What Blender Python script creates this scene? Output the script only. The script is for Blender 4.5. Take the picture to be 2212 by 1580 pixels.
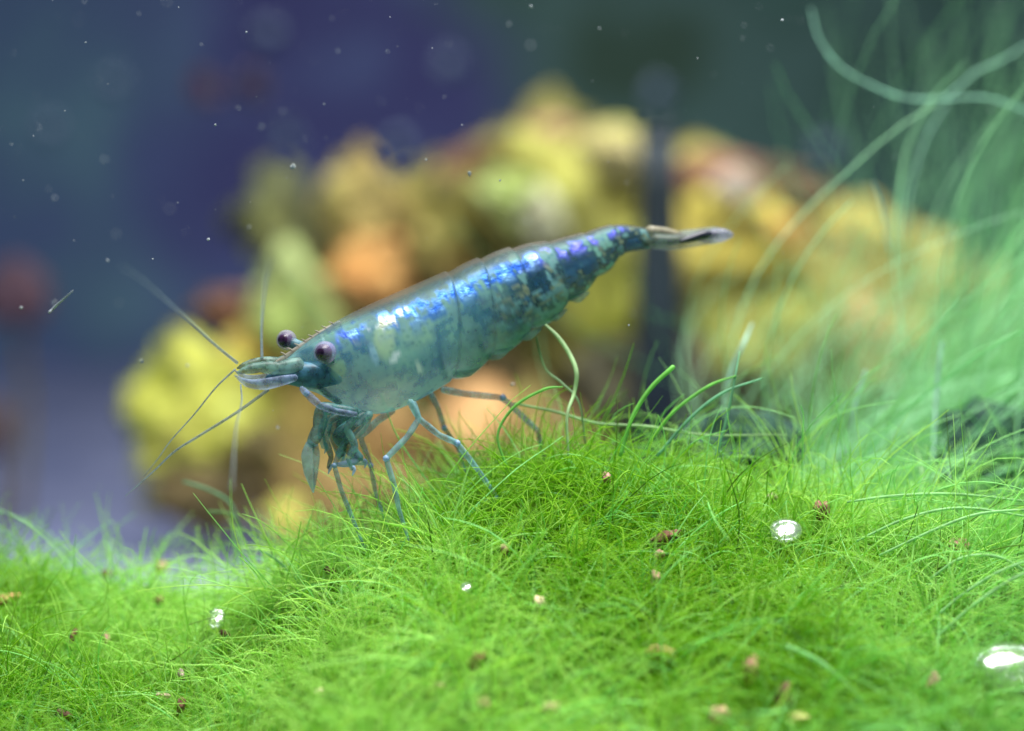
# Blue dwarf shrimp standing on a bed of hair moss in an aquarium.  1 unit = 1 cm.
import bpy, math, random
import numpy as np
from mathutils import Vector, Matrix, noise as mnoise

for o in list(bpy.data.objects):
    bpy.data.objects.remove(o)
scene = bpy.context.scene
COL = scene.collection
rng = np.random.default_rng(7)
random.seed(7)

# ------------------------------------------------------------------ camera
D = 10.0                      # focus distance (cm)
S = 500.0                     # photo pixels per cm at the focus distance
CX, CY = 1106.0, 790.0
cam = bpy.data.cameras.new('camera')
cam.sensor_width = 36.0
cam.lens = 36.0 * D / (2212.0 / S)
cam.clip_start, cam.clip_end = 0.05, 500
cam.dof.use_dof = True
cam.dof.focus_distance = D - 0.20
cam.dof.aperture_fstop = cam.lens / 1000.0 / 0.31      # pupil of 0.31 cm
cam_o = bpy.data.objects.new('camera', cam)
cam_o.location = (0, -D, 0)
cam_o.rotation_euler = (math.radians(90), 0, 0)
COL.objects.link(cam_o)
scene.camera = cam_o

# ------------------------------------------------------------------ light
world = bpy.data.worlds.new('World')
scene.world = world
world.use_nodes = True
bg = world.node_tree.nodes['Background']
bg.inputs[0].default_value = (0.20, 0.42, 0.62, 1)
bg.inputs[1].default_value = 0.17

def area(name, loc, sx, sy, power, col, target=None):
    l = bpy.data.lights.new(name, 'AREA')
    l.shape = 'RECTANGLE'; l.size = sx; l.size_y = sy
    l.energy = power; l.color = col
    o = bpy.data.objects.new(name, l)
    o.location = loc
    if target is not None:
        d = Vector(target) - Vector(loc)
        o.rotation_euler = d.to_track_quat('-Z', 'Y').to_euler()
    COL.objects.link(o)
    return o
# LED bar of the hood, plus a rear lamp added to brighten the backdrop
area('front_led_bar', (1.2, -2.2, 9.5), 8.0, 4.2, 3100, (1.0, 0.985, 0.94), (0, -0.2, -0.6))
area('rear_fill_lamp', (1.0, 7.0, 12.5), 16.0, 4.0, 2700, (0.96, 0.98, 1.0), (0, 12.0, -1.0))

vs = scene.view_settings
vs.view_transform = 'Standard'; vs.look = 'None'; vs.exposure = 0.28; vs.gamma = 1.0
vs.use_curve_mapping = False
scene.render.engine = 'CYCLES'
scene.cycles.use_denoising = True
scene.cycles.max_bounces = 6
scene.cycles.diffuse_bounces = 3
scene.cycles.use_adaptive_sampling = True
scene.cycles.adaptive_threshold = 0.02
scene.cycles.transparent_max_bounces = 10
scene.cycles.caustics_reflective = False
scene.cycles.caustics_refractive = False

# ------------------------------------------------------------------ helpers
def P(px, py, y=0.0):
    """photo pixel at depth y behind the shrimp -> world point"""
    k = (D + y) / D
    return Vector(((px - CX) / S * k, y, (CY - py) / S * k))

def tag(o, label=None, cat=None, group=None, kind=None):
    if label: o['label'] = label
    if cat: o['category'] = cat
    if group: o['group'] = group
    if kind: o['kind'] = kind
    return o

def mesh_obj(name, verts, faces, mat, parent=None, smooth=True):
    m = bpy.data.meshes.new(name)
    m.from_pydata([tuple(v) for v in verts], [], faces)
    if smooth:
        m.polygons.foreach_set('use_smooth', [True] * len(m.polygons))
    m.update()
    o = bpy.data.objects.new(name, m)
    if mat: m.materials.append(mat)
    COL.objects.link(o)
    if parent: o.parent = parent
    return o

def empty(name, loc=(0, 0, 0)):
    o = bpy.data.objects.new(name, None)
    o.location = loc
    o.empty_display_size = 0.1
    COL.objects.link(o)
    return o

def adopt(child, parent):
    child.parent = parent
    child.matrix_parent_inverse = Matrix.Translation(parent.location).inverted()

def catmull(pts, n):
    pts = [np.array(p, float) for p in pts]
    P0 = [2 * pts[0] - pts[1]] + pts + [2 * pts[-1] - pts[-2]]
    out = []
    for i in range(1, len(P0) - 2):
        a, b, c, d = P0[i - 1], P0[i], P0[i + 1], P0[i + 2]
        for k in range(n):
            t = k / n
            out.append(0.5 * ((2 * b) + (c - a) * t + (2 * a - 5 * b + 4 * c - d) * t * t + (3 * b - a - 3 * c + d) * t ** 3))
    out.append(pts[-1])
    return np.array(out)

def tube_data(pts, radii, sides=8, flat=1.0, flatdir=None):
    """closed tube through pts; returns verts, faces"""
    pts = np.asarray(pts, float); n = len(pts)
    tang = np.gradient(pts, axis=0)
    tang /= np.linalg.norm(tang, axis=1)[:, None] + 1e-9
    ref = np.array(flatdir if flatdir is not None else (0, 1, 0.02), float)
    verts, faces = [], []
    for i in range(n):
        a = np.cross(tang[i], ref); a /= np.linalg.norm(a) + 1e-9
        b = np.cross(tang[i], a)
        for k in range(sides):
            t = 2 * math.pi * k / sides
            verts.append(pts[i] + radii[i] * (math.cos(t) * a + flat * math.sin(t) * b))
    for i in range(n - 1):
        for k in range(sides):
            k2 = (k + 1) % sides
            faces.append((i * sides + k, i * sides + k2, (i + 1) * sides + k2, (i + 1) * sides + k))
    verts.append(pts[0] - tang[0] * radii[0] * .6); verts.append(pts[-1] + tang[-1] * radii[-1] * .6)
    c0, c1 = n * sides, n * sides + 1
    for k in range(sides):
        k2 = (k + 1) % sides
        faces.append((c0, k2, k)); faces.append((c1, (n - 1) * sides + k, (n - 1) * sides + k2))
    return verts, faces

def tube(name, ctrl, rad, mat, parent=None, sides=8, n=6, flat=1.0, flatdir=None):
    pts = catmull(ctrl, n)
    r = np.interp(np.linspace(0, 1, len(pts)), np.linspace(0, 1, len(rad)), rad)
    v, f = tube_data(pts, r, sides, flat, flatdir)
    return mesh_obj(name, v, f, mat, parent)

# ------------------------------------------------------------------ materials
def new_mat(name):
    m = bpy.data.materials.new(name); m.use_nodes = True
    nt = m.node_tree
    for n in list(nt.nodes): nt.nodes.remove(n)
    out = nt.nodes.new('ShaderNodeOutputMaterial')
    return m, nt, out

def N(nt, typ, **kw):
    n = nt.nodes.new(typ)
    for k, v in kw.items():
        if k.startswith('i_'):
            n.inputs[k[2:].replace('_', ' ')].default_value = v
        else:
            setattr(n, k, v)
    return n

def ramp(nt, fac, stops):
    r = nt.nodes.new('ShaderNodeValToRGB')
    els = r.color_ramp.elements
    while len(els) < len(stops): els.new(0.5)
    for e, (p, c) in zip(els, stops):
        e.position = p; e.color = (*c, 1)
    nt.links.new(fac, r.inputs[0])
    return r.outputs[0]

def rock_mat(name, stops, scale=1.2, rough=0.8, bump=0.4, crust_shade=None):
    m, nt, out = new_mat(name)
    tc = N(nt, 'ShaderNodeTexCoord')
    n1 = N(nt, 'ShaderNodeTexNoise'); n1.inputs['Scale'].default_value = scale
    n1.inputs['Detail'].default_value = 5; n1.inputs['Roughness'].default_value = .62
    src = tc.outputs['Object']
    if crust_shade:
        geo = N(nt, 'ShaderNodeNewGeometry'); src = geo.outputs['Position']
    nt.links.new(src, n1.inputs['Vector'])
    col = ramp(nt, n1.outputs['Fac'], stops)
    if crust_shade:       # algae patches, and dark blotches painting crevice shade, shared by the whole pile
        n3 = N(nt, 'ShaderNodeTexNoise'); n3.inputs['Scale'].default_value = scale * .8; n3.inputs['Detail'].default_value = 6
        n3.inputs['Roughness'].default_value = .65
        mp = N(nt, 'ShaderNodeMapping'); mp.inputs['Location'].default_value = (7.3, 2.1, 4.4)
        nt.links.new(src, mp.inputs[0]); nt.links.new(mp.outputs[0], n3.inputs['Vector'])
        cc = ramp(nt, n3.outputs['Fac'], crust_shade[0])
        cf = ramp(nt, n3.outputs['Fac'], crust_shade[1])
        mx = N(nt, 'ShaderNodeMix', data_type='RGBA')
        nt.links.new(cf, mx.inputs[0]); nt.links.new(col, mx.inputs[6]); nt.links.new(cc, mx.inputs[7])
        col = mx.outputs[2]
    n2 = N(nt, 'ShaderNodeTexNoise'); n2.inputs['Scale'].default_value = scale * 7
    n2.inputs['Detail'].default_value = 4
    nt.links.new(src, n2.inputs['Vector'])
    b = N(nt, 'ShaderNodeBump'); b.inputs['Strength'].default_value = bump; b.inputs['Distance'].default_value = .1
    nt.links.new(n2.outputs['Fac'], b.inputs['Height'])
    p = N(nt, 'ShaderNodeBsdfPrincipled'); p.inputs['Roughness'].default_value = rough
    p.inputs['Specular IOR Level'].default_value = .3
    nt.links.new(col, p.inputs['Base Color']); nt.links.new(b.outputs[0], p.inputs['Normal'])
    nt.links.new(p.outputs[0], out.inputs[0])
    return m

def leafy_mat(name, attr='tint', trans=0.45, rough=.5, spec=.25, alpha=1.0, tint=(1, 1, 1)):
    """filament material: colour per filament from an attribute, light shines through"""
    m, nt, out = new_mat(name)
    a = N(nt, 'ShaderNodeAttribute', attribute_name=attr)
    mul = N(nt, 'ShaderNodeMix', data_type='RGBA', blend_type='MULTIPLY')
    mul.inputs[0].default_value = 1.0
    nt.links.new(a.outputs['Color'], mul.inputs[6]); mul.inputs[7].default_value = (*tint, 1)
    p = N(nt, 'ShaderNodeBsdfPrincipled'); p.inputs['Roughness'].default_value = rough
    p.inputs['Specular IOR Level'].default_value = spec
    nt.links.new(mul.outputs[2], p.inputs['Base Color'])
    t = N(nt, 'ShaderNodeBsdfTranslucent')
    nt.links.new(mul.outputs[2], t.inputs['Color'])
    mx = N(nt, 'ShaderNodeMixShader'); mx.inputs[0].default_value = trans
    nt.links.new(p.outputs[0], mx.inputs[1]); nt.links.new(t.outputs[0], mx.inputs[2])
    res = mx.outputs[0]
    if alpha < 1:
        tr = N(nt, 'ShaderNodeBsdfTransparent')
        m2 = N(nt, 'ShaderNodeMixShader'); m2.inputs[0].default_value = alpha
        nt.links.new(tr.outputs[0], m2.inputs[1]); nt.links.new(res, m2.inputs[2])
        res = m2.outputs[0]
    nt.links.new(res, out.inputs[0])
    return m

def plain_mat(name, col, rough=.6, alpha=1.0, trans=0.0, spec=.4, var=.25, scale=20, metallic=0):
    m, nt, out = new_mat(name)
    tc = N(nt, 'ShaderNodeTexCoord')
    n1 = N(nt, 'ShaderNodeTexNoise'); n1.inputs['Scale'].default_value = scale; n1.inputs['Detail'].default_value = 3
    nt.links.new(tc.outputs['Object'], n1.inputs['Vector'])
    c0 = [c * (1 - var) for c in col]; c1 = [min(1, c * (1 + var)) for c in col]
    cc = ramp(nt, n1.outputs['Fac'], [(.35, c0), (.65, c1)])
    p = N(nt, 'ShaderNodeBsdfPrincipled'); p.inputs['Roughness'].default_value = rough
    p.inputs['Specular IOR Level'].default_value = spec; p.inputs['Metallic'].default_value = metallic
    nt.links.new(cc, p.inputs['Base Color'])
    res = p.outputs[0]
    if trans > 0:
        t = N(nt, 'ShaderNodeBsdfTranslucent'); nt.links.new(cc, t.inputs['Color'])
        mx = N(nt, 'ShaderNodeMixShader'); mx.inputs[0].default_value = trans
        nt.links.new(res, mx.inputs[1]); nt.links.new(t.outputs[0], mx.inputs[2]); res = mx.outputs[0]
    if alpha < 1:
        tr = N(nt, 'ShaderNodeBsdfTransparent')
        m2 = N(nt, 'ShaderNodeMixShader'); m2.inputs[0].default_value = alpha
        nt.links.new(tr.outputs[0], m2.inputs[1]); nt.links.new(res, m2.inputs[2]); res = m2.outputs[0]
    nt.links.new(res, out.inputs[0])
    return m

# smooth pseudo-noise for numpy arrays
class SNoise:
    def __init__(self, seed, dims, n=10, freq=1.0):
        r = np.random.default_rng(seed)
        self.k = r.normal(size=(n, dims)) * freq
        self.p = r.uniform(0, 6.283, n)
        self.n = n
    def __call__(self, *xs):
        X = np.stack([np.asarray(x, float) for x in xs], -1)
        return np.sin(X @ self.k.T + self.p).sum(-1) / math.sqrt(self.n / 2)

# ------------------------------------------------------------------ setting: sand, back wall
FLOOR = -1.75
def grid(name, x0, x1, y0, y1, nx, ny, fz, mat):
    xs = np.linspace(x0, x1, nx); ys = np.linspace(y0, y1, ny)
    X, Y = np.meshgrid(xs, ys); Z = fz(X, Y)
    v = np.stack([X, Y, Z], -1).reshape(-1, 3)
    f = [(j * nx + i, j * nx + i + 1, (j + 1) * nx + i + 1, (j + 1) * nx + i) for j in range(ny - 1) for i in range(nx - 1)]
    return mesh_obj(name, v, f, mat)

sand_n = SNoise(3, 2, 12, .9)
sand = grid('ground', -40, 40, -4, 30, 120, 80, lambda X, Y: FLOOR + .06 * sand_n(X, Y) + .008 * np.clip(Y - 15, 0, 20) ** 2,
            rock_mat('sand', [(.3, (.14, .165, .30)), (.5, (.21, .23, .38)), (.7, (.29, .31, .46))], .7, .9, .5))
tag(sand, 'pale lavender grey sand of the tank floor', kind='structure')

def wall_material():
    m, nt, out = new_mat('back_wall')
    tc = N(nt, 'ShaderNodeTexCoord')
    n1 = N(nt, 'ShaderNodeTexNoise'); n1.inputs['Scale'].default_value = .30; n1.inputs['Detail'].default_value = 4
    nt.links.new(tc.outputs['Object'], n1.inputs['Vector'])
    blue = ramp(nt, n1.outputs['Fac'], [(.36, (.085, .14, .27)), (.47, (.055, .066, .20)), (.57, (.034, .033, .15)), (.68, (.075, .105, .25))])  # blue glow of milky water put into the pane colour
    foliage = ramp(nt, n1.outputs['Fac'], [(.36, (.05, .14, .11)), (.46, (.022, .075, .055)), (.56, (.05, .12, .10)), (.68, (.018, .06, .03))])
    # right-hand side of the pane coloured green, standing for dark foliage
    sep = N(nt, 'ShaderNodeSeparateXYZ'); nt.links.new(tc.outputs['Object'], sep.inputs[0])
    n2 = N(nt, 'ShaderNodeTexNoise'); n2.inputs['Scale'].default_value = .25; n2.inputs['Detail'].default_value = 5
    nt.links.new(tc.outputs['Object'], n2.inputs['Vector'])
    ma = N(nt, 'ShaderNodeMath', operation='MULTIPLY_ADD'); ma.inputs[1].default_value = 6.0
    nt.links.new(n2.outputs['Fac'], ma.inputs[0]); nt.links.new(sep.outputs['X'], ma.inputs[2])
    mr = N(nt, 'ShaderNodeMapRange'); mr.inputs['From Min'].default_value = 1.2; mr.inputs['From Max'].default_value = 3.2
    nt.links.new(ma.outputs[0], mr.inputs[0])
    mr2 = N(nt, 'ShaderNodeMapRange'); mr2.inputs['From Min'].default_value = -1.6; mr2.inputs['From Max'].default_value = -4.2
    nt.links.new(ma.outputs[0], mr2.inputs[0])
    teal = ramp(nt, n1.outputs['Fac'], [(.36, (.085, .18, .23)), (.47, (.06, .115, .20)), (.57, (.055, .085, .21)), (.68, (.09, .15, .28))])
    mx0 = N(nt, 'ShaderNodeMix', data_type='RGBA')
    nt.links.new(mr2.outputs[0], mx0.inputs[0]); nt.links.new(blue, mx0.inputs[6]); nt.links.new(teal, mx0.inputs[7])
    mx = N(nt, 'ShaderNodeMix', data_type='RGBA')
    nt.links.new(mr.outputs[0], mx.inputs[0]); nt.links.new(mx0.outputs[2], mx.inputs[6]); nt.links.new(foliage, mx.inputs[7])
    p = N(nt, 'ShaderNodeBsdfPrincipled'); p.inputs['Roughness'].default_value = .7
    nt.links.new(mx.outputs[2], p.inputs['Base Color']); nt.links.new(p.outputs[0], out.inputs[0])
    return m
wv = [(-45, 29.9, -4), (45, 29.9, -4), (45, 29.9, 30), (-45, 29.9, 30), (-45, 30.4, -4), (45, 30.4, -4), (45, 30.4, 30), (-45, 30.4, 30)]
wall = mesh_obj('back_wall', wv, [(0, 1, 2, 3), (5, 4, 7, 6), (3, 2, 6, 7), (1, 0, 4, 5), (1, 5, 6, 2), (4, 0, 3, 7)], wall_material(), smooth=False)
tag(wall, 'dark blue rear pane of the tank with water haze in its colour and foliage green on the right', kind='structure')

# ------------------------------------------------------------------ moss bed
RPX = [-600, -200, 0, 150, 300, 500, 700, 800, 900, 1000, 1150, 1300, 1450, 1600, 1800, 2000, 2212, 2600, 3000]
RPY = [1240, 1250, 1255, 1272, 1286, 1278, 1262, 1238, 1180, 1118, 1058, 1036, 1072, 1112, 1150, 1180, 1190, 1200, 1215]
YPX = [-3000, 450, 560, 820, 3500]; YRD = [.75, .75, .6, .05, .05]          # how far back the crest lies
RX = [(p - CX) / S for p in RPX]; RZ = [(CY - p) / S for p in RPY]
lump1 = SNoise(11, 2, 9, 2.2); lump2 = SNoise(12, 2, 12, 6.5)
def moss_z(x, y, lumps=True):
    x = np.asarray(x, float); y = np.asarray(y, float)
    z0 = 0
    for dx in (-.16, -.08, 0, .08, .16):
        z0 = z0 + np.interp(x + dx, RX, RZ) / 5
    yr = np.interp(x, [(p - CX) / S for p in YPX], YRD)
    zr = z0 * (1 + yr / D)
    slope = .46 + .42 * np.clip((z0 + .9) / .46, 0, 1)
    q = y - yr
    front = zr + slope * q - .03 * q * q
    back = zr - .05 * q - (.16 - .06 * np.clip(x - .6, 0, 1)) * q * q
    # rounded crest
    kq = .5 + .5 * np.tanh(q / .15)
    z = np.where(q < 0, front, back) - .05 * (1 - np.abs(np.tanh(q / .2)))
    if lumps:
        z = z + .036 * lump1(x, y) + .030 * lump2(x, y)
    return np.maximum(z, FLOOR - .05)

moss_base_mat = rock_mat('moss_felt', [(.3, (.09, .25, .003)), (.5, (.16, .36, .006)), (.72, (.25, .46, .012))], 9, .9, .6)
moss_root = grid('moss', -4.2, 4.2, -3.2, 3.4, 170, 140, moss_z, moss_base_mat)
tag(moss_root, 'bright green carpet of fine hair moss under the shrimp', 'moss', kind='stuff')

def filaments(name, root, dirs, length, radius, color, mat, rings=6, curl=1.0, gravity=0.0, wander=.5, parent=None, seed=0, taper=.35, sweep=0.0):
    r = np.random.default_rng(seed)
    n = len(root)
    d = dirs / np.linalg.norm(dirs, axis=1)[:, None]
    c = r.normal(size=(n, 3)) * curl
    pts = np.empty((n, rings, 3)); dd = np.empty((n, rings, 3))
    p = root.copy(); step = (length / (rings - 1))[:, None]
    for k in range(rings):
        pts[:, k] = p; dd[:, k] = d
        c = c * .8 + r.normal(size=(n, 3)) * wander
        g = np.zeros((n, 3)); g[:, 2] = gravity; g[:, 0] = sweep
        d = d + (c + g) / (rings - 1)
        d /= np.linalg.norm(d, axis=1)[:, None]
        p = p + d * step
    ref = r.normal(size=(n, 1, 3)); 
    a = np.cross(dd, np.broadcast_to(ref, dd.shape)); a /= np.linalg.norm(a, axis=2)[..., None] + 1e-9
    b = np.cross(dd, a)
    tt = np.linspace(0, 1, rings)
    rad = radius[:, None] * (1 - (1 - taper) * tt[None] ** 2)
    sides = 3
    V = np.empty((n, rings, sides, 3))
    for s in range(sides):
        t = 2 * math.pi * s / sides
        V[:, :, s] = pts + rad[..., None] * (math.cos(t) * a + math.sin(t) * b)
    V = V.reshape(-1, 3)
    base = (np.arange(n) * rings * sides)[:, None, None]
    kk = (np.arange(rings - 1) * sides)[None, :, None]
    ss = np.arange(sides)[None, None, :]; s2 = (ss + 1) % sides
    q = np.stack([base + kk + ss, base + kk + s2, base + kk + sides + s2, base + kk + sides + ss], -1).reshape(-1, 4)
    me = bpy.data.meshes.new(name)
    me.vertices.add(len(V)); me.vertices.foreach_set('co', V.ravel())
    me.loops.add(q.size); me.loops.foreach_set('vertex_index', q.ravel().astype(np.int32))
    me.polygons.add(len(q)); me.polygons.foreach_set('loop_start', (np.arange(len(q)) * 4).astype(np.int32))
    me.polygons.foreach_set('use_smooth', np.ones(len(q), bool))
    at = me.attributes.new('tint', 'FLOAT_COLOR', 'POINT')
    cc = np.ones((n, rings * sides, 4)); cc[:, :, :3] = color[:, None, :]
    at.data.foreach_set('color', cc.ravel())
    me.update(); me.validate()
    me.materials.append(mat)
    o = bpy.data.objects.new(name, me); COL.objects.link(o)
    if parent: o.parent = parent
    return o

moss_mat = leafy_mat('moss_filament', trans=.55, rough=.45, spec=.3)
flowx = SNoise(21, 2, 8, 2.6); flowy = SNoise(22, 2, 8, 2.6); hue = SNoise(23, 2, 9, 3.0); clump = SNoise(24, 2, 12, 8.0)
def moss_layer(name, n, lmin, lmax, rmin, rmax, up, flow, curl, rings, seed, pale=0.0, grav=0.0, yr=(-2.1, 1.2), lean=0.0, dark=False):
    r = np.random.default_rng(seed)
    y = yr[0] + (yr[1] - yr[0]) * r.random(n) 
    half = 2.55 * (1 + y / D) + .25
    x = (r.random(n) * 2 - 1) * half
    z = moss_z(x, y) - .02
    jit = .72 if lmax < .3 else .5
    fx = flowx(x, y); fy = flowy(x, y)
    right = np.clip((x - .5) / 1.2, 0, 1); cool_r = np.clip((x - 1.25) / 1.1, 0, 1)
    dirs = np.stack([fx * flow + lean + right * .35, -.15 + fy * flow, up * np.ones(n)], -1) + r.normal(size=(n, 3)) * jit
    L = (lmin + (lmax - lmin) * r.random(n) ** 1.6) * (1 + .22 * clump(x, y)) * (1 + .5 * right)
    L = np.maximum(L, .05)
    rad = rmin + (rmax - rmin) * r.random(n) ** 2
    h = hue(x, y)[:, None] * .85 + clump(x, y)[:, None] * .35 + r.normal(size=(n, 1)) * .4
    c0 = np.array([.30, .62, .015]); c1 = np.array([.70, .95, .18]); 
    t = np.clip(.5 + h * .5, 0, 1)
    col = c0 * (1 - t) + c1 * t
    cool = np.clip(cool_r * .75 + np.clip((-x - 1.5) / .8, 0, 1) * np.clip(y + .6, 0, 1) * .8, 0, 1)[:, None] * (.6 + .4 * r.random((n, 1)))
    col = col * (1 - cool) + np.array([.30, .68, .24]) * cool
    pl = pale * r.random((n, 1))
    col = col * (1 - pl) + np.array([.48, .92, .42]) * pl
    if dark: col = np.array([.07, .22, .03]) + r.random((n, 1)) * np.array([.14, .10, .02])
    return filaments(name, np.stack([x, y, z], -1), dirs, L, rad, col, moss_mat, rings, curl, grav, .5, moss_root, seed)
tag(moss_layer('filament', 32000, .07, .20, .0020, .0036, .5, .45, 3.2, 5, 1), kind='stuff')
tag(moss_layer('filament', 15000, .22, .60, .0020, .0038, .55, .75, 2.0, 9, 2, pale=.8, grav=-.9), kind='stuff')
tag(moss_layer('filament', 1800, .22, .55, .0036, .0075, .5, .6, 1.5, 9, 3, pale=1.0, grav=-.7), kind='stuff')

tag(moss_layer('filament', 900, .25, .55, .0025, .0045, .5, .6, 2.0, 9, 4, grav=-.7, dark=True), kind='stuff')
def moss_tufts(n_t, per, seed):
    r = np.random.default_rng(seed)
    cy_ = -2.0 + 2.9 * r.random(n_t); half = 2.5 * (1 + cy_ / D) + .2
    cx_ = (r.random(n_t) * 2 - 1) * half
    size = .6 + .8 * r.random(n_t); tone = np.clip(.5 + .28 * hue(cx_, cy_) + .5 * (r.random(n_t) - .5), 0, 1)
    idx = np.repeat(np.arange(n_t), per); n = len(idx)
    off = r.normal(size=(n, 2)) * .045 * size[idx][:, None]
    x = cx_[idx] + off[:, 0]; y = cy_[idx] + off[:, 1]
    z = moss_z(x, y) + .01
    tl = r.normal(size=(n_t, 2)) * .6
    dirs = np.stack([off[:, 0] * 9 + tl[idx, 0], off[:, 1] * 9 + tl[idx, 1] - .1, .75 * np.ones(n)], -1) + r.normal(size=(n, 3)) * .22
    L = (.18 + .30 * r.random(n)) * size[idx]
    t = np.clip(tone[idx] * .8 + r.normal(size=n) * .2, 0, 1)[:, None]
    col = np.array([.29, .59, .02]) * (1 - t) + np.array([.60, .92, .27]) * t
    right = np.clip((x - 1.3) / 1.1, 0, 1)[:, None] * .7
    col = col * (1 - right) + np.array([.34, .70, .26]) * right
    return filaments('filament', np.stack([x, y, z], -1), dirs, L, .0022 + .0022 * r.random(n) ** 2, col, moss_mat, 8, 1.8, -.8, .8, moss_root, seed)
tag(moss_tufts(1700, 16, 5), kind='stuff')

def surf(px, py, lift=.06):
    """where the line of sight through a photo pixel meets the top of the moss"""
    for y in np.arange(-3.0, 2.5, .01):
        p = P(px, py, y)
        if p.z <= float(moss_z(p.x, y)) + lift:
            return p
    return P(px, py, .3)

# ------------------------------------------------------------------ shrimp
YAW = math.tan(math.radians(20))
def SP(px, py, off=0.0):
    """pixel on the shrimp's mid plane (head turned towards the lens), off = sideways away from the lens"""
    return P(px, py, (px - 900) / S * YAW + off)

ST = [((603, 791), (603, 813)), ((625, 770), (622, 826)), ((655, 745), (650, 838)), ((690, 720), (690, 852)), ((735, 690), (727, 874)), ((790, 662), (775, 892)),
      ((850, 635), (835, 892)), ((905, 611), (900, 866)), ((955, 589), (960, 832)), ((1010, 566), (1030, 789)), ((1065, 545), (1095, 748)),
      ((1120, 529), (1165, 702)), ((1180, 520), (1225, 657)), ((1240, 507), (1275, 612)), ((1295, 491), (1313, 580)), ((1335, 484), (1348, 549)),
      ((1375, 490), (1385, 540)), ((1418, 498), (1428, 533)), ((1465, 506), (1470, 525))]
NU, NV = 260, 72
body_bump = SNoise(41, 3, 14, 14)
def build_body():
    tops = catmull([np.array(SP(*a)) for a, b in ST], 16)
    bots = catmull([np.array(SP(*b)) for a, b in ST], 16)
    m = len(tops); nst = len(ST)
    us = np.linspace(0, m - 1, NU)
    T = np.stack([np.interp(us, np.arange(m), tops[:, k]) for k in range(3)], -1)
    B = np.stack([np.interp(us, np.arange(m), bots[:, k]) for k in range(3)], -1)
    stn = us / 16.0
    C = (T + B) / 2; H = (T - B) / 2
    side = np.array([math.sin(math.atan(YAW)) * -1, math.cos(math.atan(YAW)), 0])
    verts = []; info = []
    seg_edges = [8.2, 9.4, 10.7, 12.0, 13.3, 14.6, 16.6]      # hind rims of the shell rings
    for i in range(NU):
        s = stn[i]
        hl = np.linalg.norm(H[i])
        w = hl * (.64 if s > 3 else .78)
        # overlapping shell rings: a small step down behind every rim
        step = 1.0; lob = .0
        prev = None
        for e in seg_edges:
            if s > e: prev = e
        if prev is not None:
            nxt = min([e for e in seg_edges if e > prev], default=18.0)
            f = (s - prev) / (nxt - prev)
            step = .948 + .06 * math.sin(min(1, f * 1.15) * math.pi / 2)
            lob = math.sin(math.pi * min(1, f))
        for k in range(NV):
            t = 2 * math.pi * k / NV          # 0 = back ridge, pi = belly
            ct, stt = math.cos(t), math.sin(t)
            ww = w * (1.0 + .10 * (1 if ct < 0 else 0) * (-ct)) * (abs(stt) ** .12)
            p = C[i] + H[i] * ct * step + side * (-stt) * ww * step * (1 + .01 * ct)
            if ct < -.55 and s < 15:      # scalloped lower edge of the abdomen rings
                p = p - H[i] * (.13 * lob * (-ct - .55) / .45)
            verts.append(p)
            info.append((s, t))
    V = np.array(verts)
    faces = []
    for i in range(NU - 1):
        for k in range(NV):
            k2 = (k + 1) % NV
            faces.append((i * NV + k, (i + 1) * NV + k, (i + 1) * NV + k2, i * NV + k2))
    V = np.vstack([V, C[0] + (C[0] - C[1]) * .5, C[-1] + (C[-1] - C[-2]) * .5])
    c0, c1 = NU * NV, NU * NV + 1
    for k in range(NV):
        k2 = (k + 1) % NV
        faces.append((c0, k, k2)); faces.append((c1, (NU - 1) * NV + k2, (NU - 1) * NV + k))
    info += [(0, 0), (18, 0)]
    return V, faces, np.array(info)

bV, bF, bI = build_body()
s_, t_ = bI[:, 0], bI[:, 1]
v_ = np.where(t_ > math.pi, 2 * math.pi - t_, t_) / math.pi       # 0 back .. 1 belly
na = SNoise(51, 3, 12, 13); nb = SNoise(52, 3, 16, 34); nc = SNoise(53, 3, 20, 75); nd = SNoise(54, 3, 12, 5)
A, Bn, Cn, Dn = na(*bV.T), nb(*bV.T), nc(*bV.T), nd(*bV.T)
def lerp(a, b, t): return a * (1 - t[:, None]) + np.array(b) * t[:, None]
def sm(x, a, b):
    t = np.clip((x - a) / (b - a), 0, 1); return t * t * (3 - 2 * t)
n_ = len(bV)
col = np.tile(np.array([.14, .315, .325]), (n_, 1))
col = lerp(col, (.20, .45, .36), sm(A + .5 * Bn, -.2, 1.4) * .7)                       # greenish
col = lerp(col, (.02, .13, .26), sm(.9 * Bn + .7 * Cn, .15, 1.2) * .8)                      # dark teal freckles
abd = sm(s_, 8.0, 11.0)
col = lerp(col, (.010, .042, .065), abd * sm(.3 * A + .9 * Bn + .9 * Cn + .5 * (1 - 2 * abs(v_ - .5)), -.75, .15) * .95)
col = lerp(col, (.24, .30, .18), abd * sm(Cn - .6 * Bn, .7, 1.5) * .7)
low = sm(v_, .62, .85) * (1 - sm(s_, 11.5, 13.0)) * sm(s_, 8.0, 9.0)
col = lerp(col, (.11, .28, .20), low * .7)
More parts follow.
